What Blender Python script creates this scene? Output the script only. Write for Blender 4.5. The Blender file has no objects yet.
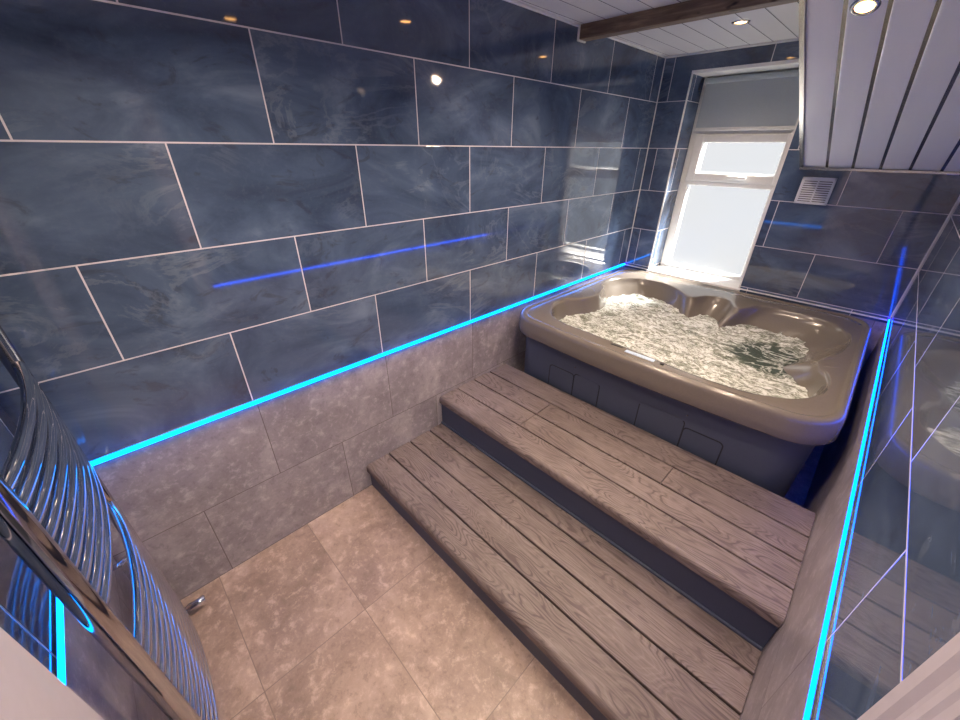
import bpy, bmesh, math, random
from mathutils import Vector, Matrix, noise
random.seed(7)
sc = bpy.context.scene
COL = sc.collection

# ------------------------------------------------------------------ dimensions (metres)
W = 1.752          # room width, x: left wall 0 .. right wall W
YF = -3.69         # front (door side) wall; window wall is y = 0
ZC = 2.2614        # flat ceiling
ZS = 0.775         # where grey tile stops and blue tile starts
ZL = 0.789         # origin of the blue tile rows
TH, TL = 0.30, 0.5973
SL = 0.43216 / 0.9017   # slope of the boxed ceiling

# ------------------------------------------------------------------ node helpers
class NT:
    def __init__(s, name):
        s.m = bpy.data.materials.new(name); s.m.use_nodes = True
        s.t = s.m.node_tree; s.t.nodes.clear()
        s.out = s.t.nodes.new('ShaderNodeOutputMaterial')
    def n(s, typ, **kw):
        nd = s.t.nodes.new(typ)
        for k, v in kw.items(): setattr(nd, k, v)
        return nd
    def put(s, sock, v):
        if v is None: return
        if hasattr(v, 'is_linked') or hasattr(v, 'links'): s.t.links.new(v, sock)
        else:
            try: sock.default_value = v
            except Exception: sock.default_value = (*v, 1)
    def math(s, op, a, b=None, c=None, clamp=False):
        nd = s.n('ShaderNodeMath', operation=op); nd.use_clamp = clamp
        s.put(nd.inputs[0], a); s.put(nd.inputs[1], b)
        if c is not None: s.put(nd.inputs[2], c)
        return nd.outputs[0]
    def vmath(s, op, a, b=None, scale=None):
        nd = s.n('ShaderNodeVectorMath', operation=op)
        s.put(nd.inputs[0], a); s.put(nd.inputs[1], b)
        if scale is not None: s.put(nd.inputs['Scale'], scale)
        return nd.outputs[0]
    def noise(s, vec, scale, detail=4, rough=.55, dist=0):
        nd = s.n('ShaderNodeTexNoise'); s.put(nd.inputs['Vector'], vec)
        nd.inputs['Scale'].default_value = scale; nd.inputs['Detail'].default_value = detail
        nd.inputs['Roughness'].default_value = rough; nd.inputs['Distortion'].default_value = dist
        return nd.outputs['Fac']
    def ramp(s, fac, stops):
        nd = s.n('ShaderNodeValToRGB'); el = nd.color_ramp.elements
        el[0].position, el[0].color = stops[0][0], (*stops[0][1], 1)
        el[1].position, el[1].color = stops[-1][0], (*stops[-1][1], 1)
        for p, c in stops[1:-1]:
            e = el.new(p); e.color = (*c, 1)
        s.put(nd.inputs[0], fac); return nd.outputs[0]
    def mix(s, f, a, b, blend='MIX'):
        nd = s.n('ShaderNodeMix', data_type='RGBA', blend_type=blend)
        s.put(nd.inputs[0], f)
        s.put(nd.inputs[6], a if not isinstance(a, tuple) else (*a, 1)); s.put(nd.inputs[7], b if not isinstance(b, tuple) else (*b, 1))
        return nd.outputs[2]
    def step(s, x, lo, hi):
        nd = s.n('ShaderNodeMapRange', interpolation_type='SMOOTHSTEP')
        s.put(nd.inputs[0], x); nd.inputs[1].default_value = lo; nd.inputs[2].default_value = hi
        return nd.outputs[0]
    def bump(s, h, strength=.3, dist=.002, normal=None):
        nd = s.n('ShaderNodeBump'); s.put(nd.inputs['Height'], h)
        nd.inputs['Strength'].default_value = strength; nd.inputs['Distance'].default_value = dist
        if normal is not None: s.put(nd.inputs['Normal'], normal)
        return nd.outputs[0]
    def pbr(s, color, rough=.5, metal=0, normal=None, spec=.5, coat=0, coatr=.05, emis=None, es=0, trans=0, ior=None):
        b = s.n('ShaderNodeBsdfPrincipled')
        s.put(b.inputs['Base Color'], color if not isinstance(color, tuple) else (*color, 1))
        s.put(b.inputs['Roughness'], rough); s.put(b.inputs['Metallic'], metal)
        s.put(b.inputs['Specular IOR Level'], spec); s.put(b.inputs['Coat Weight'], coat)
        b.inputs['Coat Roughness'].default_value = coatr
        if normal is not None: s.put(b.inputs['Normal'], normal)
        if emis: b.inputs['Emission Color'].default_value = (*emis, 1); b.inputs['Emission Strength'].default_value = es
        b.inputs['Transmission Weight'].default_value = trans
        if ior: b.inputs['IOR'].default_value = ior
        s.t.links.new(b.outputs[0], s.out.inputs[0]); return b
    def pos(s): return s.n('ShaderNodeNewGeometry').outputs['Position']
    def obj(s): return s.n('ShaderNodeTexCoord').outputs['Object']

def simple(name, col, rough=.5, metal=0, spec=.5, coat=0, nscale=60, namp=.06, bump=0):
    s = NT(name); p = s.obj()
    f = s.noise(p, nscale, 3)
    c = s.mix(f, tuple(x * (1 - namp) for x in col), tuple(min(1, x * (1 + namp)) for x in col))
    nrm = s.bump(f, bump, .001) if bump else None
    s.pbr(c, rough, metal, nrm, spec, coat); return s.m

def grid_cells(s, u, v, L, H, u0, v0, offset, gw):
    """running-bond grid: returns grout mask, cell id vector"""
    rv = s.math('DIVIDE', s.math('SUBTRACT', v, v0), H)
    row = s.math('FLOOR', rv); fv = s.math('SUBTRACT', rv, row)
    odd = s.math('MODULO', s.math('ADD', row, 100), 2)
    ru = s.math('SUBTRACT', s.math('DIVIDE', s.math('SUBTRACT', u, u0), L), s.math('MULTIPLY', odd, offset))
    col = s.math('FLOOR', ru); fu = s.math('SUBTRACT', ru, col)
    du = s.math('MULTIPLY', s.math('MINIMUM', fu, s.math('SUBTRACT', 1, fu)), L)
    dv = s.math('MULTIPLY', s.math('MINIMUM', fv, s.math('SUBTRACT', 1, fv)), H)
    d = s.math('MINIMUM', du, dv)
    mask = s.math('LESS_THAN', d, gw / 2)
    edge = s.step(d, gw / 2, gw / 2 + .002)
    cell = s.n('ShaderNodeCombineXYZ'); s.put(cell.inputs[0], col); s.put(cell.inputs[1], row)
    wn = s.n('ShaderNodeTexWhiteNoise', noise_dimensions='3D'); s.put(wn.inputs['Vector'], cell.outputs[0])
    return mask, edge, wn.outputs['Color'], wn.outputs['Value']

def wall_uv(s):
    g = s.n('ShaderNodeNewGeometry'); p = s.n('ShaderNodeSeparateXYZ'); s.put(p.inputs[0], g.outputs['Position'])
    nn = s.n('ShaderNodeSeparateXYZ'); s.put(nn.inputs[0], g.outputs['Normal'])
    side = s.math('GREATER_THAN', s.math('ABSOLUTE', nn.outputs[0]), .5)
    u = s.math('ADD', s.math('MULTIPLY', side, p.outputs[1]), s.math('MULTIPLY', s.math('SUBTRACT', 1, side), p.outputs[0]))
    return g.outputs['Position'], u, p.outputs[2]

def blue_tile(name, u0):
    s = NT(name); P, u, v = wall_uv(s)
    mask, edge, rc, rv = grid_cells(s, u, v, TL, TH, u0, ZL, .5, .0045)
    q = s.vmath('ADD', P, s.vmath('SCALE', rc, scale=37.0))
    st = s.vmath('MULTIPLY', q, (1.0, 1.0, 1.9))
    a = s.noise(st, 1.9, 6, .58, 1.1)
    b = s.noise(s.vmath('ADD', st, (11.3, 4.2, 7.7)), 5.5, 7, .62, 1.6)
    fine = s.noise(q, 55, 4, .7)
    base = s.ramp(a, [(.28, (.032, .047, .088)), (.44, (.054, .083, .150)), (.58, (.084, .126, .210)), (.74, (.155, .21, .31))])
    dark = s.math('MULTIPLY', s.step(b, .56, .68), .45)
    base = s.mix(dark, base, (.038, .040, .056))
    ridge = s.math('SUBTRACT', 1, s.step(s.math('ABSOLUTE', s.math('SUBTRACT', s.noise(s.vmath('ADD', st, (3.1, 9.2, 1.7)), 2.3, 9, .66, .9), .5)), 0, .035))
    wisp = s.math('MULTIPLY', s.math('MULTIPLY', ridge, s.step(s.noise(q, 1.7, 3), .42, .66)), .26)
    base = s.mix(wisp, base, (.26, .31, .38))
    base = s.mix(s.math('MULTIPLY', s.step(fine, .5, .8), .18), base, (.16, .19, .25))
    col = s.mix(mask, base, (.62, .60, .66))
    rough = s.math('ADD', s.math('MULTIPLY', mask, .5), .045)
    nrm = s.bump(s.math('ADD', edge, s.math('MULTIPLY', s.noise(P, 3.5, 2), .25)), .25, .0012)
    s.pbr(col, rough, 0, nrm, 1.0); return s.m

def stone_tile(name, c0, c1, c2, L, H, u0, v0, off, wall=True, gc=(.13, .11, .11), rough=.42, gw=.003):
    s = NT(name)
    if wall: P, u, v = wall_uv(s)
    else:
        P = s.pos(); sp = s.n('ShaderNodeSeparateXYZ'); s.put(sp.inputs[0], P); u, v = sp.outputs[0], sp.outputs[1]
    mask, edge, rc, rv = grid_cells(s, u, v, L, H, u0, v0, off, gw)
    q = s.vmath('ADD', P, s.vmath('SCALE', rc, scale=23.0))
    a = s.noise(q, 3.2, 7, .62, .5); b = s.noise(q, 24, 8, .74, .25); f = s.noise(q, 90, 3, .7)
    base = s.ramp(a, [(.32, c0), (.52, c1), (.70, c2)])
    base = s.mix(s.math('MULTIPLY', s.step(b, .50, .68), .5), base, tuple(min(1, x * 1.45) for x in c2))
    base = s.mix(s.math('MULTIPLY', s.step(b, .48, .34), .45), base, tuple(x * .7 for x in c0))
    base = s.mix(s.math('MULTIPLY', s.step(f, .55, .8), .25), base, tuple(min(1, x * 1.5) for x in c2))
    col = s.mix(mask, base, gc)
    nrm = s.bump(s.math('ADD', s.math('MULTIPLY', edge, .8), s.math('MULTIPLY', b, .5)), .3, .0015)
    s.pbr(col, s.math('ADD', s.math('MULTIPLY', b, .2), rough - .1), 0, nrm, .45); return s.m

def wood(name):
    s = NT(name); oi = s.n('ShaderNodeObjectInfo')
    p = s.vmath('ADD', s.pos(), s.vmath('SCALE', s.n('ShaderNodeCombineXYZ').outputs[0], scale=0.0))
    cb = s.n('ShaderNodeCombineXYZ'); s.put(cb.inputs[0], s.math('MULTIPLY', oi.outputs['Random'], 37)); s.put(cb.inputs[1], s.math('MULTIPLY', oi.outputs['Random'], 91)); s.put(cb.inputs[2], s.math('MULTIPLY', oi.outputs['Random'], 13))
    q = s.vmath('ADD', p, cb.outputs[0])
    st = s.vmath('MULTIPLY', q, (2.6, 10.0, 10.0))
    h = s.noise(st, 1.0, 1.5, .45, .25)
    rings = s.math('SINE', s.math('MULTIPLY', h, 150))
    rg = s.math('ADD', s.math('MULTIPLY', rings, .5), .5)
    fib = s.noise(s.vmath('MULTIPLY', q, (9, 190, 60)), 1.0, 4, .65)
    blot = s.noise(q, 5, 4)
    line = s.math('MULTIPLY', s.step(rg, .30, .02), s.step(s.noise(s.vmath('MULTIPLY', q, (3.5, 12, 12)), 1.0, 3), .34, .58))
    base = s.ramp(s.math('ADD', s.math('MULTIPLY', fib, .6), s.math('MULTIPLY', blot, .4)), [(.32, (.108, .082, .074)), (.5, (.165, .130, .120)), (.68, (.245, .20, .185))])
    base = s.mix(s.math('MULTIPLY', line, .75), base, (.085, .062, .060))
    base = s.mix(s.math('MULTIPLY', s.step(rg, .8, 1.0), .12), base, (.36, .30, .28))
    nrm = s.bump(s.math('ADD', s.math('SUBTRACT', 1, s.math('MULTIPLY', line, .9)), s.math('MULTIPLY', fib, .5)), .55, .0014)
    s.pbr(base, .5, 0, nrm, .4); return s.m

M = {}
M['blue_left'] = blue_tile('blue_marble_tile_left', -.13)
M['blue_right'] = blue_tile('blue_marble_tile_right', -.148)
M['blue_back'] = blue_tile('blue_marble_tile_back', .0754)
gc0, gc1, gc2 = (.225, .20, .225), (.31, .28, .31), (.42, .385, .415)
M['grey_wall'] = stone_tile('grey_stone_wall_tile', gc0, gc1, gc2, .60, .381, -2.206, .765 - .381 * 2, .5, rough=.36)
M['floor'] = stone_tile('stone_floor_tile', (.215, .155, .130), (.325, .237, .198), (.445, .335, .285), .60, .395, .575, -3.065, 0, wall=False, gc=(.20, .155, .13), rough=.38)
M['wood'] = wood('composite_wood_board')
M['charcoal'] = simple('charcoal_composite', (.075, .073, .085), .5, bump=.1)
M['riser'] = simple('navy_grey_riser', (.050, .062, .105), .45)
M['white'] = simple('white_upvc', (.80, .80, .78), .25)
M['white_paint'] = simple('white_paint', (.50, .47, .53), .4)
M['chrome'] = simple('chrome', (.78, .78, .80), .07, 1, namp=.01)
M['dark_chrome'] = simple('polished_chrome', (.50, .47, .47), .09, 1, namp=.02)
M['silver'] = simple('silver_trim', (.52, .51, .50), .22, 1, namp=.05)
M['shell'] = simple('taupe_acrylic', (.165, .143, .122), .22, spec=.6, coat=.3, nscale=120, namp=.10)
M['skirt'] = simple('slate_skirt', (.062, .076, .112), .45)
M['panel_dark'] = simple('seam_dark', (.018, .018, .024), .6)
M['black'] = simple('black_plastic', (.01, .01, .01), .4)
M['grille'] = simple('vent_plastic', (.62, .64, .70), .4)
M['ceramic'] = simple('pale_panel', (.45, .55, .70), .15)

def emis(name, col, st):
    s = NT(name); e = s.n('ShaderNodeEmission'); e.inputs[0].default_value = (*col, 1); e.inputs[1].default_value = st
    s.t.links.new(e.outputs[0], s.out.inputs[0]); return s.m
M['led'] = emis('cyan_led', (.001, .20, 1.0), 4.2)
M['led_right'] = emis('azure_led', (.0003, .070, 1.0), 7.0)
M['led_blue'] = emis('deep_blue_led', (.012, .004, 1.0), 3.0)
M['bulb'] = emis('warm_bulb', (1.0, .50, .16), 6)

def ceil_mat(name, u0, pitch, metal):
    s = NT(name); sp = s.n('ShaderNodeSeparateXYZ'); s.put(sp.inputs[0], s.pos())
    r = s.math('DIVIDE', s.math('SUBTRACT', sp.outputs[0], u0), pitch)
    f = s.math('FRACT', s.math('ADD', r, 100)); d = s.math('MULTIPLY', s.math('MINIMUM', f, s.math('SUBTRACT', 1, f)), pitch)
    w = .0068 if metal else .0022
    m = s.math('LESS_THAN', d, w)
    n1 = s.noise(s.vmath('MULTIPLY', s.pos(), (30, 4, 4)), 1, 3)
    if metal: c = s.mix(m, s.mix(n1, (.86, .86, .87), (.90, .90, .91)), (.40, .39, .38))
    else: c = s.mix(m, s.mix(n1, (.84, .83, .82), (.88, .87, .86)), (.16, .16, .17))
    nrm = s.bump(s.step(d, w, w + .004), .5, .0025)
    s.pbr(c, s.math('ADD', .16, s.math('MULTIPLY', m, .1)), s.math('MULTIPLY', m, 1.0 if metal else 0), nrm, .5); return s.m
M['ceiling'] = ceil_mat('white_ceiling_panel', .03, .125, False)
M['soffit'] = ceil_mat('white_cladding_panel', 1.027, .1215, True)

# obscured glass; its daylight glow is put into the pane as emission
s = NT('obscured_glass')
em = s.n('ShaderNodeEmission'); nz = s.noise(s.pos(), 260, 2); big = s.noise(s.pos(), 2.5, 2)
s.put(em.inputs[0], s.mix(big, (.93, .95, 1.0), (1.0, .97, .93))); em.inputs[1].default_value = .30
gl = s.n('ShaderNodeBsdfGlossy'); gl.inputs['Roughness'].default_value = .25; s.put(gl.inputs['Normal'], s.bump(nz, .4, .001)); gl.inputs[0].default_value = (.1, .1, .1, 1)
tr = s.n('ShaderNodeBsdfTransparent')
ad = s.n('ShaderNodeAddShader'); s.t.links.new(em.outputs[0], ad.inputs[0]); s.t.links.new(gl.outputs[0], ad.inputs[1])
mx = s.n('ShaderNodeMixShader'); mx.inputs[0].default_value = .62
s.t.links.new(ad.outputs[0], mx.inputs[1]); s.t.links.new(tr.outputs[0], mx.inputs[2]); s.t.links.new(mx.outputs[0], s.out.inputs[0])
M['pane'] = s.m

# roller blind weave
s = NT('grey_blind_fabric'); p = s.pos(); sp = s.n('ShaderNodeSeparateXYZ'); s.put(sp.inputs[0], p)
wv = s.noise(s.vmath('MULTIPLY', p, (700, 1, 60)), 1, 2); wh = s.noise(s.vmath('MULTIPLY', p, (60, 1, 700)), 1, 2)
f = s.math('MULTIPLY', s.math('ADD', wv, wh), .5)
b = s.pbr(s.mix(f, (.46, .52, .55), (.68, .74, .78)), .8, 0, s.bump(f, .3, .001), .2)
tl = s.n('ShaderNodeBsdfTranslucent'); tl.inputs[0].default_value = (.45, .48, .50, 1)
mx = s.n('ShaderNodeMixShader'); mx.inputs[0].default_value = .25
s.t.links.new(b.outputs[0], mx.inputs[1]); s.t.links.new(tl.outputs[0], mx.inputs[2]); s.t.links.new(mx.outputs[0], s.out.inputs[0])
M['blind'] = s.m

# beam timber
s = NT('dark_beam_timber'); q = s.obj(); f = s.noise(s.vmath('MULTIPLY', q, (6, 60, 60)), 1, 6, .65, .5)
k = s.step(s.noise(s.vmath('MULTIPLY', q, (9, 18, 18)), 1, 2), .66, .72)
c = s.ramp(f, [(.3, (.10, .066, .043)), (.55, (.20, .14, .095)), (.75, (.34, .25, .175))])
s.pbr(s.mix(k, c, (.015, .01, .007)), .6, 0, s.bump(f, .5, .002)); M['beam'] = s.m

# bubbling water
s = NT('bubbling_water'); p = s.pos(); sp = s.n('ShaderNodeSeparateXYZ'); s.put(sp.inputs[0], p)
wp = s.vmath('ADD', s.vmath('MULTIPLY', p, (1, 1.35, 1)), s.vmath('SCALE', s.n('ShaderNodeTexNoise').outputs['Color'], scale=0.0))
n1 = s.noise(wp, 5.0, 7, .68, 1.8); n2 = s.noise(wp, 21, 7, .75, 2.2); n3 = s.noise(wp, 75, 4, .7, .6)
fo = s.math('ADD', s.math('ADD', s.math('MULTIPLY', n1, .45), s.math('MULTIPLY', n2, .40)), s.math('MULTIPLY', n3, .15))
# calmer patch in the right-hand seat
dx = s.math('DIVIDE', s.math('SUBTRACT', sp.outputs[0], 1.37), .27); dy = s.math('DIVIDE', s.math('ADD', sp.outputs[1], .78), .24)
r2 = s.math('SQRT', s.math('ADD', s.math('MULTIPLY', dx, dx), s.math('MULTIPLY', dy, dy)))
r2 = s.math('ADD', r2, s.math('MULTIPLY', s.math('SUBTRACT', n1, .5), 1.1))
calm = s.math('SUBTRACT', 1, s.step(r2, .72, 1.05))
vein = s.math('SUBTRACT', 1, s.step(s.math('ABSOLUTE', s.math('SUBTRACT', s.noise(wp, 4.2, 6, .6, .8), .5)), .0, .035))
rdg = s.math('SUBTRACT', 1, s.step(s.math('ABSOLUTE', s.math('SUBTRACT', s.noise(s.vmath('MULTIPLY', wp, (.75, 1.5, 1)), 8, 6, .62, 1.6), .5)), 0, .09))
rdg2 = s.math('SUBTRACT', 1, s.step(s.math('ABSOLUTE', s.math('SUBTRACT', s.noise(s.vmath('MULTIPLY', wp, (1, 1.6, 1)), 19, 5, .65, 1.3), .5)), 0, .08))
fo = s.math('ADD', s.math('MULTIPLY', fo, .80), s.math('ADD', s.math('MULTIPLY', rdg, .10), s.math('MULTIPLY', rdg2, .07)))
foam = s.math('SUBTRACT', s.step(fo, .345, .59), s.math('MULTIPLY', calm, .95), clamp=True)
foam = s.math('MAXIMUM', foam, s.math('MULTIPLY', s.math('MULTIPLY', calm, vein), .8))
deep = s.mix(calm, (.23, .24, .185), (.060, .080, .066))
col = s.ramp(foam, [(0, (.17, .185, .15)), (.35, (.40, .42, .37)), (.7, (.66, .69, .66)), (1, (.86, .89, .89))]); col = s.mix(s.math('MULTIPLY', calm, s.math('SUBTRACT', 1, foam)), col, (.055, .080, .066))
nrm = s.bump(s.math('ADD', s.math('ADD', n2, s.math('MULTIPLY', rdg, .5)), s.math('MULTIPLY', rdg2, .35)), .6, .008)
s.pbr(col, s.math('ADD', .06, s.math('MULTIPLY', foam, .35)), 0, nrm, .5); M['water'] = s.m

# ------------------------------------------------------------------ mesh helpers
def obj(name, bm, mat, parent=None, smooth=False, loc=None):
    bmesh.ops.recalc_face_normals(bm, faces=bm.faces)
    me = bpy.data.meshes.new(name); bm.to_mesh(me); bm.free()
    for m in (mat if isinstance(mat, list) else [mat]): me.materials.append(M[m] if isinstance(m, str) else m)
    if smooth:
        for p in me.polygons: p.use_smooth = True
    o = bpy.data.objects.new(name, me); COL.objects.link(o)
    if parent:
        o.parent = parent
        o.location = -Vector(parent.location) if loc is None else loc
        if parent.parent: o.location = Vector((0, 0, 0))
    return o
def origin_to(o, c):
    c = Vector(c); o.data.transform(Matrix.Translation(-c)); o.location = o.location + c
def empty(name, loc, label, cat, group=None):
    o = bpy.data.objects.new(name, None); COL.objects.link(o); o.location = loc; o.empty_display_size = .05
    tag(o, label, cat, group); return o
def tag(o, label, cat, group=None, kind=None):
    o['label'] = label; o['category'] = cat
    if group: o['group'] = group
    if kind: o['kind'] = kind
    return o
def struct(o): o['kind'] = 'structure'; return o
def box(bm, x0, x1, y0, y1, z0, z1, bev=0, mi=0):
    r = bmesh.ops.create_cube(bm, size=1)
    vs = r['verts']
    for v in vs:
        v.co = Vector(((x0 + x1) / 2 + v.co.x * (x1 - x0), (y0 + y1) / 2 + v.co.y * (y1 - y0), (z0 + z1) / 2 + v.co.z * (z1 - z0)))
    fs = set(f for v in vs for f in v.link_faces)
    for f in fs: f.material_index = mi
    if bev:
        es = list(set(e for v in vs for e in v.link_edges))
        bmesh.ops.bevel(bm, geom=es, offset=bev, segments=3, affect='EDGES', profile=.5)
    return bm
def B(*a, **k): return box(bmesh.new(), *a, **k)
def tube(bm, pts, r, seg=12, cap=True, r2=None):
    """round tube through pts"""
    pts = [Vector(p) for p in pts]; rings = []
    for i, p in enumerate(pts):
        d = (pts[min(i + 1, len(pts) - 1)] - pts[max(i - 1, 0)]).normalized()
        a = Vector((0, 0, 1)) if abs(d.z) < .9 else Vector((0, 1, 0))
        x = d.cross(a).normalized(); y = d.cross(x).normalized()
        rr = r[i] if isinstance(r, (list, tuple)) else r
        rings.append([bm.verts.new(p + x * math.cos(2 * math.pi * k / seg) * rr + y * math.sin(2 * math.pi * k / seg) * (r2 or rr)) for k in range(seg)])
    for a, b in zip(rings, rings[1:]):
        for k in range(seg): bm.faces.new((a[k], a[(k + 1) % seg], b[(k + 1) % seg], b[k]))
    if cap:
        bm.faces.new(rings[0][::-1]); bm.faces.new(rings[-1])
    return bm
def T(*a, **k): return tube(bmesh.new(), *a, **k)
def smooth_auto(o, ang=35):
    for p in o.data.polygons: p.use_smooth = True
    try:
        o.data.set_sharp_from_angle(angle=math.radians(ang))
    except Exception: pass
    return o

# ------------------------------------------------------------------ ROOM
TW = .33
# left wall
bm = bmesh.new(); box(bm, -.12, 0, YF, 0, 0, ZS, mi=0); box(bm, -.12, 0, YF, 0, ZS, ZC + .1, mi=1)
struct(obj('wall_left', bm, ['grey_wall', 'blue_left']))
# back (window) wall with recess
WX0, WX1, WZ0, WZ1 = .217, .915, .768, 2.150
bm = bmesh.new()
box(bm, -.12, W + .12, 0, TW, 0, WZ0 - .02, mi=0)
box(bm, -.12, WX0, 0, TW, WZ0 - .02, ZC + .1, mi=1); box(bm, WX1, W + .12, 0, TW, WZ0 - .02, ZC + .1, mi=1)
box(bm, WX0, WX1, 0, TW, WZ1, ZC + .1, mi=1)
struct(obj('wall_back', bm, ['grey_wall', 'blue_back']))
# right wall, with the doorway the photographer stands in
DY0, DY1, DZ = -3.655, -2.925, 2.02
bm = bmesh.new()
box(bm, W, W + .12, DY1, 0, 0, ZS, mi=0); box(bm, W, W + .12, DY1, 0, ZS, ZC + .1, mi=1)
box(bm, W, W + .12, DY0, DY1, DZ, ZC + .1, mi=1); box(bm, W, W + .12, YF, DY0, 0, ZC + .1, mi=1)
struct(obj('wall_right', bm, ['grey_wall', 'blue_right']))
bm = bmesh.new(); box(bm, -.12, W + .12, YF - .12, YF, 0, ZS, mi=0); box(bm, -.12, W + .12, YF - .12, YF, ZS, ZC + .1, mi=1)
struct(obj('wall_front', bm, ['grey_wall', 'blue_back']))
struct(obj('floor', B(-.12, W + .12, YF - .12, TW, -.1, 0), 'floor'))
# flat ceiling + sloped boxed section on the right
struct(obj('ceiling', B(-.0, W, YF, 0, ZC, ZC + .1), 'ceiling'))
ys = -(ZC - 1.596) / SL; y_end = ys
bm = bmesh.new(); x0, x1 = 1.027, W
prof = [(0, 1.596), (y_end, ZC), (0, ZC)]
for xx in (x0, x1): [bm.verts.new((xx, y, z)) for y, z in prof]
bm.verts.ensure_lookup_table(); v = bm.verts
bm.faces.new((v[0], v[1], v[2])); bm.faces.new((v[3], v[5], v[4]))
for a, b_ in ((0, 1), (1, 2), (2, 0)): bm.faces.new((v[a], v[b_], v[b_ + 3], v[a + 3]))
so = struct(obj('ceiling_slope', bm, 'soffit'))
so.name = 'ceiling_sloped'
# hall beyond the doorway
struct(obj('floor_hall', B(W + .12, W + 1.6, YF - .5, -1.9, -.1, 0), 'white_paint'))
M['hall'] = simple('hall_paint', (.20, .20, .215), .7)
bm = bmesh.new(); box(bm, W + 1.6, W + 1.7, YF - .5, -1.9, 0, 2.4); box(bm, W + .12, W + 1.6, YF - .6, YF - .5, 0, 2.4); box(bm, W + .12, W + 1.6, -1.9, -1.8, 0, 2.4)
struct(obj('wall_hall', bm, 'hall'))
struct(obj('ceiling_hall', B(W + .12, W + 1.7, YF - .6, -1.8, 2.4, 2.5), 'hall'))

# trims (beads and covings)
tn = [0]
def trim(bm, mat='white', smooth=False):
    tn[0] += 1; o = struct(obj('trim_%d' % tn[0], bm, mat, smooth=smooth)); return o
trim(B(0, .012, YF, 0, ZC - .012, ZC, bev=.003))                       # ceiling bead, left
trim(B(.012, 1.027, -.012, 0, ZC - .012, ZC, bev=.003))                # ceiling bead, back
trim(B(0, .006, -.006, 0, ZL, ZC - .012))                              # corner beads
trim(B(W - .007, W, -.007, 0, ZL, 1.590))
# recess edge beads
bm = bmesh.new(); e = .008
box(bm, WX0 - e, WX0 + .002, -.004, .004, WZ0, WZ1); box(bm, WX1 - .002, WX1 + e, -.004, .004, WZ0, WZ1); box(bm, WX0 - e, WX1 + e, -.004, .004, WZ1 - .002, WZ1 + .012)
trim(bm)
trim(B(WX0, WX1, .002, .24, WZ1 - .006, WZ1))                          # white head lining
# tub-side sealing bead on the back wall
trim(B(.0, WX0 - .01, -.010, 0, .764, .774, bev=.003)); trim(B(WX1 + .01, W, -.010, 0, .764, .774, bev=.003))
# silver trim round the slope
bm = bmesh.new()
box(bm, x0 - .012, x0 + .006, 0, 1.0, -.014, .012)
bmesh.ops.scale(bm, vec=(1, math.hypot(y_end, ZC - 1.596), 1), verts=bm.verts)
bmesh.ops.rotate(bm, cent=(0, 0, 0), matrix=Matrix.Rotation(math.pi - math.atan(SL), 3, 'X'), verts=bm.verts)
bmesh.ops.translate(bm, vec=(0, 0, 1.596), verts=bm.verts)
trim(bm, 'silver')
trim(B(x0 - .012, W, -.012, 0, 1.580, 1.596, bev=.002), 'silver')
# grey-wall top ledge rails (aluminium channels that hold the led strips)
trim(B(0, .004, YF, 0, ZS + .013, ZS + .018), 'silver')
trim(B(W - .004, W, DY1 + .08, 0, ZS + .013, ZS + .018), 'silver')
trim(B(.004, .95, YF, YF + .004, ZS + .013, ZS + .018), 'silver')

# ------------------------------------------------------------------ LED strips
def led(bm, endbm, label, base, mat='led'):
    r = empty('led_strip', base, label, 'light strip', None)
    obj('light_tube', bm, mat, r)
    if endbm: e = obj('end_section', endbm, 'led_blue', r); e['label'] = 'deep blue end of the strip'
    return r
z0, z1 = ZS, ZS + .011
led(B(0, .014, YF, -.03, z0, z1, bev=.003), B(0, .011, -.03, 0, z0, z1, bev=.003), 'glowing cyan light strip along the left wall above the grey tiles', (0, -1.8, ZS))
led(B(W - .009, W, DY1 + .08, -.03, z0, z1, bev=.003), B(W - .011, W, -.03, 0, z0, z1, bev=.003), 'glowing cyan light strip along the right wall beside the deck steps', (W, -1.4, ZS), 'led_right')
led(B(.012, .95, YF, YF + .010, z0, z1, bev=.003), None, 'short glowing light strip on the wall behind the chrome towel radiator', (.5, YF, ZS))

# ------------------------------------------------------------------ WINDOW
FY = .24
win = bpy.data.objects.new('window_1', None); COL.objects.link(win); win.location = ((WX0 + WX1) / 2, FY, WZ0); struct(win)
bm = bmesh.new()
fz = [(WX0, .285, .768, 2.15), (.856, WX1, .768, 2.15)]
for a, b_, c, d in fz: box(bm, a, b_, FY - .01, FY + .06, c, d, bev=.006)
box(bm, .27, .87, FY - .008, FY + .058, .768, .795, bev=.005)
box(bm, .27, .87, FY - .013, FY + .058, 1.435, 1.475, bev=.006)
box(bm, .27, .87, FY - .008, FY + .058, 1.78, 2.15, bev=.006); box(bm, .27, .87, FY + .03, FY + .06, 1.43, 1.53); box(bm, .25, .327, FY + .02, FY + .06, 1.44, 1.80); box(bm, .85, .90, FY + .02, FY + .06, 1.44, 1.80)
smooth_auto(obj('window_frame', bm, 'white', win))
bm = bmesh.new()
box(bm, .262, .325, FY - .030, FY + .03, 1.466, 1.785, bev=.008); box(bm, .853, .890, FY - .030, FY + .03, 1.466, 1.785, bev=.008)
box(bm, .318, .858, FY - .026, FY + .03, 1.468, 1.522, bev=.006); box(bm, .318, .858, FY - .026, FY + .03, 1.731, 1.783, bev=.006)
sash = smooth_auto(obj('opening_sash', bm, 'white', win))
bm = bmesh.new(); box(bm, .560, .690, FY - .058, FY - .046, 1.494, 1.510, bev=.005); box(bm, .60, .64, FY - .050, FY - .028, 1.490, 1.515, bev=.004)
h = obj('window_handle', bm, 'white', sash); smooth_auto(h)
obj('window_pane', B(.325, .853, FY + .005, FY + .012, 1.522, 1.731), 'pane', win)
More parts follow.
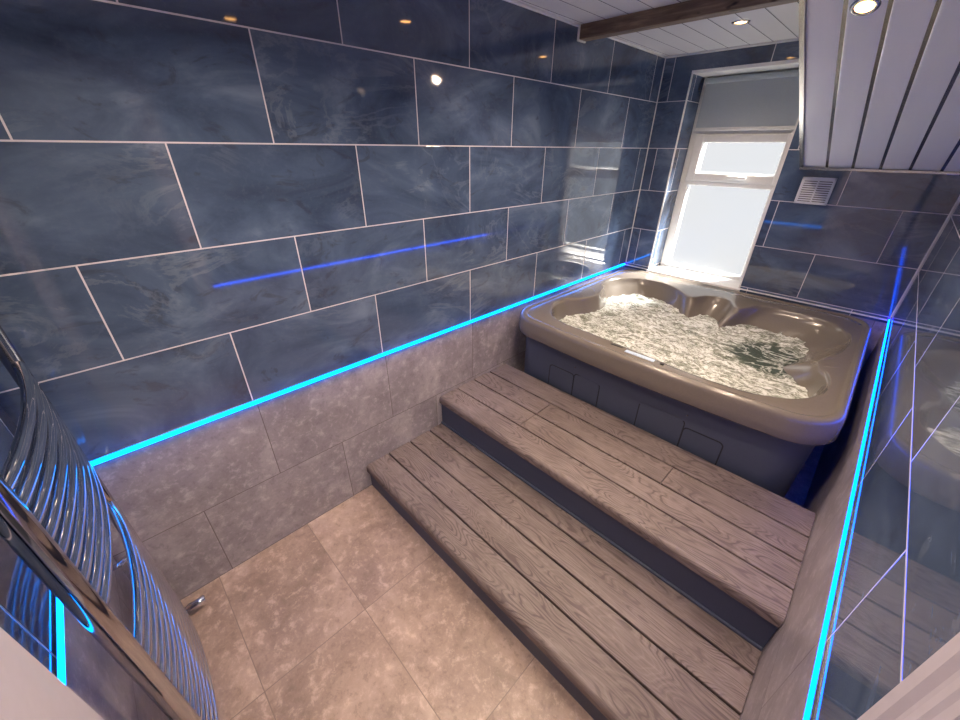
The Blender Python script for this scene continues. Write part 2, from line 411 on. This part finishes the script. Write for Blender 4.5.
obj('window_pane', B(.285, .856, FY + .010, FY + .017, .795, 1.435), 'pane', win)
sl = obj('window_sill', B(WX0 - .012, WX1 + .012, -.022, FY + .01, .748, .770, bev=.004), 'white', win); smooth_auto(sl)
# roller blind
bl = empty('roller_blind', (.57, .205, 2.13), 'grey woven roller blind pulled part way down the window', 'blind')
obj('fabric', B(.248, .898, .206, .208, 1.825, 2.10), 'blind', bl)
smooth_auto(obj('bottom_bar', B(.246, .900, .200, .214, 1.806, 1.828, bev=.004), 'white', bl))
bm = T([(.24, .207, 2.118), (.905, .207, 2.118)], .018, 16); smooth_auto(obj('roller', bm, 'blind', bl))
obj('bracket', B(.236, .242, .185, .235, 2.09, 2.144), 'white', bl); obj('bracket', B(.902, .908, .185, .235, 2.09, 2.144), 'white', bl)
bm = T([(.243, .180, 2.10), (.243, .182, 1.95), (.243, .180, 1.75), (.244, .182, 1.55)], .0022, 6); obj('pull_chain', bm, 'white', bl)

# wall vent
vx0, vx1, vz0, vz1 = 1.052, 1.222, 1.385, 1.540
vt = empty('wall_vent', ((vx0 + vx1) / 2, 0, vz0), 'square white louvred air vent on the blue tiles right of the window', 'vent')
bm = bmesh.new()
for a in ((vx0, vx0 + .014, vz0, vz1), (vx1 - .014, vx1, vz0, vz1), (vx0, vx1, vz0, vz0 + .014), (vx0, vx1, vz1 - .014, vz1), ((vx0 + vx1) / 2 - .004, (vx0 + vx1) / 2 + .004, vz0, vz1)):
    box(bm, a[0], a[1], -.012, 0, a[2], a[3], bev=.002)
obj('frame', bm, 'grille', vt)
bm = bmesh.new()
for k in range(10):
    z = vz0 + .020 + k * .0128; n0 = len(bm.verts)
    box(bm, vx0 + .012, vx1 - .012, -.010, -.002, z - .0015, z + .0065); 
obj('louvres', bm, 'grille', vt)
obj('backing', B(vx0 + .01, vx1 - .01, -.0015, 0, vz0 + .01, vz1 - .01), 'panel_dark', vt)

# beam
be = tag(obj('timber_beam', B(.012, 1.20, -1.122, -1.055, 2.198, ZC, bev=.004), 'beam'), 'dark brown rustic timber beam across the white panelled ceiling', 'beam'); origin_to(be, (.6, -1.09, 2.2))
trim(B(0, .012, -1.126, -1.052, 2.192, ZC, bev=.002))

# ------------------------------------------------------------------ SPOTLIGHTS
def spot(loc, nrm, label, power=14, group=None, blend=1.0, size=150):
    n = Vector(nrm).normalized(); r = empty('ceiling_spotlight', loc, label, 'spotlight', group)
    r.rotation_euler = Vector((0, 0, -1)).rotation_difference(n).to_euler()
    bm = bmesh.new(); prof = [(.028, -.001), (.028, .004), (.034, .006), (.040, .004), (.043, 0)]
    seg = 32; rings = [[bm.verts.new((a * math.cos(2 * math.pi * k / seg), a * math.sin(2 * math.pi * k / seg), -b)) for k in range(seg)] for a, b in prof]
    for a, b in zip(rings, rings[1:]):
        for k in range(seg): bm.faces.new((a[k], a[(k + 1) % seg], b[(k + 1) % seg], b[k]))
    o = obj('bezel', bm, 'silver', None, True); o.parent = r
    bm = bmesh.new(); bmesh.ops.create_circle(bm, cap_ends=True, radius=.028, segments=24); bmesh.ops.translate(bm, vec=(0, 0, -.002), verts=bm.verts)
    o = obj('bulb', bm, 'bulb', None); o.parent = r
    ld = bpy.data.lights.new('spot_lamp', 'SPOT'); ld.energy = power; ld.color = (1, .77, .58); ld.spot_size = math.radians(size); ld.spot_blend = blend; ld.shadow_soft_size = .028
    lo = bpy.data.objects.new('spot_lamp', ld); COL.objects.link(lo); lo.parent = r; lo.location = (0, 0, -.012)
    return r
sn = (0, -SL, -1)
spot((.635, -.60, ZC), (0, 0, -1), 'round recessed spotlight glowing in the ceiling between beam and window', 15)
spot((1.203, -1.125, 1.596 + SL * 1.125), sn, 'warm glowing spotlight set in the sloped ceiling panels', 15)
spot((.62, -1.80, ZC), (0, 0, -1), 'spotlight above the steps, seen only as a glint on the left wall tiles', 24)
spot((1.25, -2.46, ZC), (0, 0, -1), 'spotlight above the lower deck step, reflected high in the left wall', 23)
spot((.75, -3.05, ZC), (0, 0, -1), 'spotlight over the stone floor beside the towel radiator', 32)

# ------------------------------------------------------------------ DECK STEPS
b = .1461; gap = .009
dk = empty('deck_steps', (W / 2, -2.15, 0), 'two wide wood-effect composite deck steps leading up to the hot tub', 'steps')
def board(x0, x1, y0, y1, zt, nose=False):
    bm = bmesh.new()
    if nose:
        r = .022; h = .050; pts = [(y1, zt)]
        for k in range(7):
            a = math.pi / 2 * k / 6; pts.append((y0 + r - r * math.sin(a), zt - r + r * math.cos(a)))
        pts += [(y0, zt - h + .006), (y0 + .006, zt - h), (y1, zt - h)]
    else: pts = [(y1, zt - .002), (y1 - .002, zt), (y0 + .002, zt), (y0, zt - .002), (y0, zt - .024), (y1, zt - .024)]
    A = [bm.verts.new((x0, y, z)) for y, z in pts]; Bv = [bm.verts.new((x1, y, z)) for y, z in pts]
    n = len(pts)
    for k in range(n): bm.faces.new((A[k], A[(k + 1) % n], Bv[(k + 1) % n], Bv[k]))
    bm.faces.new(A); bm.faces.new(Bv[::-1])
    o = obj('board', bm, 'wood', dk)
    return o
X0, X1 = .002, W - .002
h1, h2 = .1593, .3643; y1_, y2_ = -2.707, -2.183
board(X0, X1, y1_, y1_ + b - gap, h1, True)
for k in (1, 2): board(X0, X1, y1_ + k * b, y1_ + (k + 1) * b - gap, h1)
board(X0, X1, y1_ + 3 * b, -2.152, h1)
board(X0, X1, y2_, y2_ + b - gap, h2, True)
board(X0, .513, y2_ + b, y2_ + 2 * b - gap, h2); board(.517, X1, y2_ + b, y2_ + 2 * b - gap, h2)
board(X0, .513, y2_ + 2 * b, y2_ + 3 * b - gap, h2); board(.517, 1.225, y2_ + 2 * b, y2_ + 3 * b - gap, h2); board(1.229, X1, y2_ + 2 * b, y2_ + 3 * b - gap, h2)
board(X0, X1, y2_ + 3 * b, -1.588, h2)
bm = bmesh.new(); box(bm, X0, X1, y1_ + .014, y1_ + .030, 0, h1 - .045); obj('riser', bm, 'riser', dk)
bm = bmesh.new(); box(bm, X0, X1, y2_ + .014, y2_ + .030, h1 - .02, h2 - .045); box(bm, X0, X1, y2_ + .004, y2_ + .014, h1 + .0005, h1 + .014, bev=.003); obj('riser', bm, 'riser', dk)
bm = bmesh.new(); box(bm, X0 + .01, X1 - .01, y1_ + .03, -2.16, 0, h1 - .052); box(bm, X0 + .01, X1 - .01, y2_ + .03, -1.592, 0, h2 - .052); obj('subframe', bm, 'black', dk)

# ------------------------------------------------------------------ HOT TUB
TC = Vector((.87, -.87))
I_raw = [(.253,-1.435),(.185,-1.361),(.135,-1.25),(.130,-1.15),(.157,-1.071),(.203,-.992),(.222,-.90),(.222,-.83),(.186,-.72),(.135,-.60),(.117,-.478),(.150,-.36),(.235,-.265),(.33,-.232),(.45,-.232),(.574,-.290),(.655,-.365),(.706,-.405),(.740,-.400),(.765,-.345),(.80,-.29),(.86,-.265),(.92,-.275),(.965,-.32),(1.000,-.390),(1.030,-.398),(1.065,-.345),(1.12,-.265),(1.188,-.225),(1.315,-.215),(1.421,-.225),(1.514,-.27),(1.585,-.38),(1.612,-.50),(1.600,-.66),(1.565,-.79),(1.535,-.90),(1.543,-1.002),(1.576,-1.075),(1.597,-1.177),(1.585,-1.29),(1.555,-1.375),(1.49,-1.45),(1.388,-1.505),(1.264,-1.532),(1.12,-1.535),(.969,-1.520),(.714,-1.495),(.54,-1.482),(.36,-1.472)]
I_raw = I_raw[::-1]  # counter-clockwise seen from above
def catmull(P, n):
    m = len(P); dense = []
    for i in range(m):
        p0, p1, p2, p3 = [Vector(P[(i + j - 1) % m]) for j in range(4)]
        for k in range(12):
            t = k / 12
            dense.append(.5 * ((2 * p1) + (-p0 + p2) * t + (2 * p0 - 5 * p1 + 4 * p2 - p3) * t * t + (-p0 + 3 * p1 - 3 * p2 + p3) * t ** 3))
    L = [0]
    for i in range(len(dense)): L.append(L[-1] + (dense[(i + 1) % len(dense)] - dense[i]).length)
    out = []; j = 0
    for k in range(n):
        t = L[-1] * k / n
        while L[j + 1] < t: j += 1
        f = (t - L[j]) / (L[j + 1] - L[j]); out.append(dense[j].lerp(dense[(j + 1) % len(dense)], f))
    return out
N = 360
I = catmull(I_raw, N)
def rrect(x0, x1, y0, y1, r, bow=0, n=1440):
    pts = []
    for cx, cy, a0 in ((x1 - r, y1 - r, 0), (x0 + r, y1 - r, 90), (x0 + r, y0 + r, 180), (x1 - r, y0 + r, 270)):
        for k in range(25):
            a = math.radians(a0 + 90 * k / 24); pts.append(Vector((cx + r * math.cos(a), cy + r * math.sin(a))))
    out = []; m = len(pts)
    for i in range(m):
        a, b_ = pts[i], pts[(i + 1) % m]; q = max(1, int((b_ - a).length / .01))
        for k in range(q): out.append(a.lerp(b_, k / q))
    for p in out:
        if p.y < -1: p.y -= bow * math.sin(math.pi * max(0, min(1, (p.x - x0) / (x1 - x0))))
    return out
def by_angle(cont, angs):
    aa = sorted(((math.atan2(p.y - TC.y, p.x - TC.x)) % (2 * math.pi), p) for p in cont)
    A = [a for a, _ in aa]; import bisect; out = []
    for t in angs:
        t %= 2 * math.pi; i = bisect.bisect(A, t) % len(A); j = (i - 1) % len(A)
        d = (A[i] - A[j]) % (2 * math.pi); f = ((t - A[j]) % (2 * math.pi)) / d if d > 1e-9 else 0
        out.append(aa[j][1].lerp(aa[i][1], f))
    return out
ang = [math.atan2(p.y - TC.y, p.x - TC.x) for p in I]
un = [ang[0]]
for a in ang[1:]:
    d = (a - un[-1] + math.pi) % (2 * math.pi) - math.pi; un.append(un[-1] + d)
for _ in range(60):   # even out the angles where the coves fold back
    un = [(un[i - 1] - (2 * math.pi if i == 0 else 0)) * .25 + un[i] * .5 + (un[(i + 1) % N] + (2 * math.pi if i == N - 1 else 0)) * .25 for i in range(N)]
OX0, OX1, OY0, OY1 = .022, 1.698, -1.600, -.024
def outer(ins, r=.17, bow=.045): return by_angle(rrect(OX0 + ins, OX1 - ins, OY0 + ins, OY1 - ins, r - ins * .6, bow), un)
def smoothc(P, it):
    P = list(P)
    for _ in range(it): P = [P[i - 1] * .25 + P[i] * .5 + P[(i + 1) % N] * .25 for i in range(N)]
    return P
def inward(P, f, it=0):
    out = []
    for p in smoothc(P, it):
        d = p - TC; L = d.length; u = d / L
        amt = f * (.035 + .12 * max(0, u.x) * max(0, min(1, (p.y + 1.05) / .2)) + .085 * max(0, u.y)); out.append(p - u * amt)
    return out
RZ = .762
rings = []
def ring(P, z): rings.append([(p.x, p.y, z) for p in P])
ring(outer(.030), .640); ring(outer(.006), .642); ring(outer(.000), .650); ring(outer(.002), .690); ring(outer(.004), .730); ring(outer(.006), .745); ring(outer(.010), .754); ring(outer(.017), RZ - .002); ring(outer(.026), RZ)
o3 = outer(.038); ring(o3, RZ - .001); ring(outer(.044), RZ - .006); o4 = outer(.050); ring(o4, RZ - .007)
O5 = outer(.054)
for f in (0, .33, .66, .88): ring([a.lerp(c, f) for a, c in zip(O5, I)], RZ - .006 - .004 * f)
def off(P, d):
    out = []
    for i in range(N):
        t = P[(i + 1) % N] - P[i - 1]; n_ = Vector((-t.y, t.x)).normalized(); out.append(P[i] + n_ * d)
    return out
ring(off(I, -.008), RZ - .010); ring(off(I, -.002), RZ - .012); ring(off(I, .002), RZ - .017); ring(off(I, .005), RZ - .032)
for f, z, it in ((.35, .70, 0), (.7, .66, 0), (1.0, .62, 1), (1.35, .58, 5), (1.7, .52, 8), (2.3, .45, 12), (3.6, .41, 20)): ring(inward(I, f, it), z)
ring([TC + (p - TC) * .35 for p in smoothc(I, 30)], .40); ring([TC + (p - TC) * .30 for p in smoothc(I, 30)], .20)
bm = bmesh.new()
R = [[bm.verts.new(c) for c in r] for r in rings]
for a, b_ in zip(R, R[1:]):
    for k in range(N): bm.faces.new((a[k], a[(k + 1) % N], b_[(k + 1) % N], b_[k]))
bm.faces.new(R[-1])
tub = empty('hot_tub', (.87, -.8, 0), 'sunken grey hot tub with taupe moulded rim under the window', 'hot tub')
obj('shell', bm, 'shell', tub, True)
# skirt
bm = bmesh.new(); sk = []
for ins, z in ((.055, .0), (.050, .30), (.045, .60), (.045, .645)): sk.append([bm.verts.new((p.x, p.y, z)) for p in outer(ins, bow=.012)])
for a, b_ in zip(sk, sk[1:]):
    for k in range(N): bm.faces.new((a[k], a[(k + 1) % N], b_[(k + 1) % N], b_[k]))
obj('skirt', bm, 'skirt', tub, True)
SYF = OY0 + .050 - .012
def access(x0, x1, z0, z1, r=.02):
    bm = bmesh.new(); pts = []
    for cx, cz, a0 in ((x1 - r, z1 - r, 0), (x0 + r, z1 - r, 90), (x0 + r, z0 + r, 180), (x1 - r, z0 + r, 270)):
        for k in range(7):
            a = math.radians(a0 + 15 * k); pts.append((cx + r * math.cos(a), cz + r * math.sin(a)))
    def yy(x): return OY0 + .0475 - .012 * math.sin(math.pi * (x - OX0) / (OX1 - OX0))
    A = [bm.verts.new((x, yy(x) - .0015, z)) for x, z in pts]; C = [bm.verts.new((x, yy(x) + .01, z)) for x, z in pts]
    bm.faces.new(A); n = len(pts)
    for k in range(n): bm.faces.new((A[k], C[k], C[(k + 1) % n], A[(k + 1) % n]))
    return bm
for a in ((.355, .527, .40, .490), (.535, .700, .40, .500), (.945, 1.172, .40, .505), (1.180, 1.355, .40, .470)):
    x0_, x1_, _, zt = a
    # dark recess outline first, panel face over it
    ap = obj('access_panel', access(x0_, x1_, .30, zt), 'skirt', tub)
    obj('panel_seam', access(x0_ - .006, x1_ + .006, .294, zt + .006, .024), 'panel_dark', ap).location.y += .0008
for x, z in ((.53, .545), (1.176, .545)):
    bm = T([(x, SYF - .006, z), (x, SYF + .01, z)], .004, 10); obj('screw', bm, 'silver', tub)
def bead(pts, r=.0035): return T(pts, r, 8)
zb = RZ - .010
obj('armrest_edge', bead([(1.545, -.90, zb), (1.575, -.845, zb), (1.615, -.80, zb), (1.650, -.83, zb), (1.640, -.90, zb), (1.60, -.965, zb), (1.56, -.985, zb)]), 'shell', tub, True)
obj('armrest_edge', bead([(.215, -.87, zb), (.165, -.80, zb), (.105, -.75, zb), (.085, -.82, zb), (.12, -.92, zb), (.185, -.985, zb)]), 'shell', tub, True)
zp = RZ - .0085
cp = obj('control_panel', B(.80, .955, -1.566, -1.538, zp - .003, zp + .005, bev=.003), 'ceramic', tub); cp['label'] = 'pale blue control panel on the rim'
obj('air_valve', T([(.995, -1.555, zp - .003), (.995, -1.555, zp + .008)], .011, 16), 'black', tub, False)
obj('overflow_slot', B(.705, .775, -1.535, -1.520, zp - .003, zp + .003, bev=.001), 'black', tub)
# water
WZ = .628
wl = inward(I, .95, 2)
def inside(x, y, P):
    c = False; j = len(P) - 1
    for i in range(len(P)):
        if (P[i].y > y) != (P[j].y > y) and x < (P[j].x - P[i].x) * (y - P[i].y) / (P[j].y - P[i].y) + P[i].x: c = not c
        j = i
    return c
wc = [TC + (p - TC) * 1.05 for p in inward(I, .85, 2)][::2]
bm = bmesh.new(); st = .0085; gx = int(1.55 / st); gy = int(1.4 / st); vv = {}
def wz(x, y):
    q = Vector((x, y * 1.3, 0)); w = Vector((noise.noise(q * 5), noise.noise(q * 5 + Vector((5, 5, 5))), 0)) * .12
    calm = max(0, min(1, (math.hypot((x - 1.37) / .27, (y + .78) / .24) - .6) / .5))
    t = 1 - abs(noise.noise((q + w) * 11)) * 2; t2 = 1 - abs(noise.noise((q + w) * 26)) * 2
    return WZ + (.008 * noise.noise(q * 4)) + (.35 + .65 * calm) * (.012 * t * t + .004 * t2)
for i in range(gx + 1):
    for j in range(gy + 1):
        x, y = .09 + i * st, -1.53 + j * st
        if inside(x, y, wc): vv[i, j] = bm.verts.new((x, y, wz(x, y)))
for (i, j), v_ in list(vv.items()):
    if (i + 1, j) in vv and (i, j + 1) in vv and (i + 1, j + 1) in vv: bm.faces.new((v_, vv[i + 1, j], vv[i + 1, j + 1], vv[i, j + 1]))
wo = tag(obj('tub_water', bm, 'water', None, True), 'foaming white bubbling water filling the hot tub', 'water', kind='stuff'); origin_to(wo, (.87, -.87, WZ))

# ------------------------------------------------------------------ TOWEL RADIATOR
RX0, RX1, RY = .100, .695, -3.606
rad = empty('towel_radiator', ((RX0 + RX1) / 2, RY, .06), 'tall chrome ladder towel radiator with bowed bars beside the white door', 'radiator')
def rail(x, r=.019):
    return T([(x, RY, .062), (x, RY, .068), (x, RY, 1.59), (x, RY, 1.596)], [r * .8, r, r, r * .8], 28)
smooth_auto(obj('rail', rail(RX0, .017), 'dark_chrome', rad)); smooth_auto(obj('rail', rail(RX1, .021), 'dark_chrome', rad))
def bar(z):
    pts = []; n = 18
    for k in range(n + 1):
        t = k / n; x = RX0 + (RX1 - RX0) * t; pts.append((x, RY + .004 + .027 * math.sin(math.pi * t) ** .8, z))
    return T(pts, .0115, 12)
zs = [.680 - .0435 * k for k in range(14)] + [.852 + .0425 * k for k in range(9)] + [1.345 + .0425 * k for k in range(6)]
for z in zs:
    smooth_auto(obj('bar', bar(z), 'chrome', rad))
    
for z in zs:
    pass
for x in (RX0, RX1):
    for z in ((.45, 1.27) if x == RX0 else (.28, 1.45)):
        obj('wall_bracket', T([(x + (.03 if x < .3 else -.03), YF + .001, z), (x + (.03 if x < .3 else -.03), YF + .03, z), (x, RY - .015, z)], .010, 12), 'chrome', rad, True)
for x in (RX0, RX1):
    v_ = obj('valve', T([(x, RY, .001), (x, RY, .062)], .009, 14), 'chrome', rad, True)
    obj('valve', T([(x, RY - .01, .042), (x, RY + .022, .042), (x, RY + .024, .042), (x, RY + .080, .046), (x, RY + .083, .046)], [.012, .012, .016, .015, .012], 16), 'chrome', rad, True)

# ------------------------------------------------------------------ DOOR
d1 = bpy.data.objects.new('door_1', None); COL.objects.link(d1); d1.location = (1.70, -3.62, 0); struct(d1)
smooth_auto(obj('door_leaf', B(.935, 1.705, -3.640, -3.600, .008, 1.985, bev=.002), 'white_paint', d1))
bm = bmesh.new()
for z0_, z1_ in ((.22, .86), (1.04, 1.86)):
    for a, c_ in ((1.055, 1.275), (1.365, 1.585)):
        box(bm, a, c_, -3.602, -3.596, z0_, z1_, bev=.002)
obj('door_panel', bm, 'white_paint', d1)
smooth_auto(obj('door_handle', T([(.985, -3.600, 1.30), (.985, -3.565, 1.30), (.992, -3.560, 1.30), (1.09, -3.560, 1.30)], .009, 12), 'chrome', d1))
# moulded architrave: stepped profile swept round the doorway
def casing_profile(): return [(0, 0), (0, .017), (.006, .020), (.026, .019), (.034, .013), (.040, .012), (.052, .012), (.058, .009), (.072, .008), (.076, .004), (.076, 0)]
def casing_v(yo, dirn, z0, z1):
    bm = bmesh.new(); A = []; C = []
    for s_, t in casing_profile():
        y = yo + dirn * s_; A.append(bm.verts.new((W - t, y, z0))); C.append(bm.verts.new((W - t, y, z1)))
    n = len(A)
    for k in range(n): bm.faces.new((A[k], A[(k + 1) % n], C[(k + 1) % n], C[k]))
    bm.faces.new(A); bm.faces.new(C[::-1]); return bm
trim(casing_v(DY1 + .076, -1, 0, DZ + .07), 'white_paint')
bm = bmesh.new()
for t0, t1, zz0, zz1 in ((0, .02, DZ + .045, DZ + .07), (0, .012, DZ, DZ + .045)): box(bm, W - t1, W, DY0, DY1, zz0, zz1)
trim(bm, 'white_paint')
bm = bmesh.new(); box(bm, W + .0, W + .12, DY1 - .02, DY1, 0, DZ); box(bm, W, W + .12, DY0, DY0 + .02, 0, DZ); box(bm, W, W + .12, DY0 + .02, DY1 - .02, DZ - .02, DZ)
trim(bm, 'white_paint')

# ------------------------------------------------------------------ LIGHT
w = bpy.data.worlds.new('sky'); sc.world = w; w.use_nodes = True
bg = w.node_tree.nodes['Background']; bg.inputs[0].default_value = (.86, .93, 1.0, 1); bg.inputs[1].default_value = .26
sd = bpy.data.lights.new('sun', 'SUN'); sd.energy = 34; sd.angle = math.radians(18); sd.color = (1, .95, .88)
so_ = bpy.data.objects.new('sun', sd); COL.objects.link(so_)
so_.rotation_euler = Vector((-.42, -.62, -.66)).normalized().to_track_quat('-Z', 'Y').to_euler()
# unseen glowing panel, added in the hall as ambient fill for the room
hl = empty('hall_fill_light', (W + .75, -3.2, 2.39), 'unseen flat panel added under the hall ceiling as fill light', 'light')
o = obj('fill_panel', B(W + .45, W + 1.05, -3.5, -2.9, 2.375, 2.398), emis('hall_fill', (1, .93, .88), 6.0), hl)

# ------------------------------------------------------------------ CAMERA
cam = bpy.data.cameras.new('camera'); cam.sensor_width = 36; cam.lens = 382.71 / 960 * 36; cam.clip_start = .02
co = bpy.data.objects.new('camera', cam); COL.objects.link(co); sc.camera = co
yaw, pitch, roll = .7897, -.5081, .0105
fwd = Vector((-math.sin(yaw) * math.cos(pitch), math.cos(yaw) * math.cos(pitch), math.sin(pitch)))
right = Vector((math.cos(yaw), math.sin(yaw), 0)); up = right.cross(fwd)
r2_ = math.cos(roll) * right + math.sin(roll) * up; u2_ = -math.sin(roll) * right + math.cos(roll) * up
mw = Matrix((( r2_.x, u2_.x, -fwd.x, 1.5318), (r2_.y, u2_.y, -fwd.y, -3.356), (r2_.z, u2_.z, -fwd.z, 1.6864), (0, 0, 0, 1)))
co.matrix_world = mw
sc.view_settings.view_transform = 'Standard'; sc.view_settings.look = 'None'; sc.view_settings.gamma = 1
sc.view_settings.use_curve_mapping = False; sc.view_settings.exposure = 1.58
sc.cycles.use_denoising = True; sc.cycles.max_bounces = 10; sc.cycles.diffuse_bounces = 6; sc.cycles.glossy_bounces = 6
sc.cycles.sample_clamp_indirect = 6; sc.cycles.caustics_reflective = True
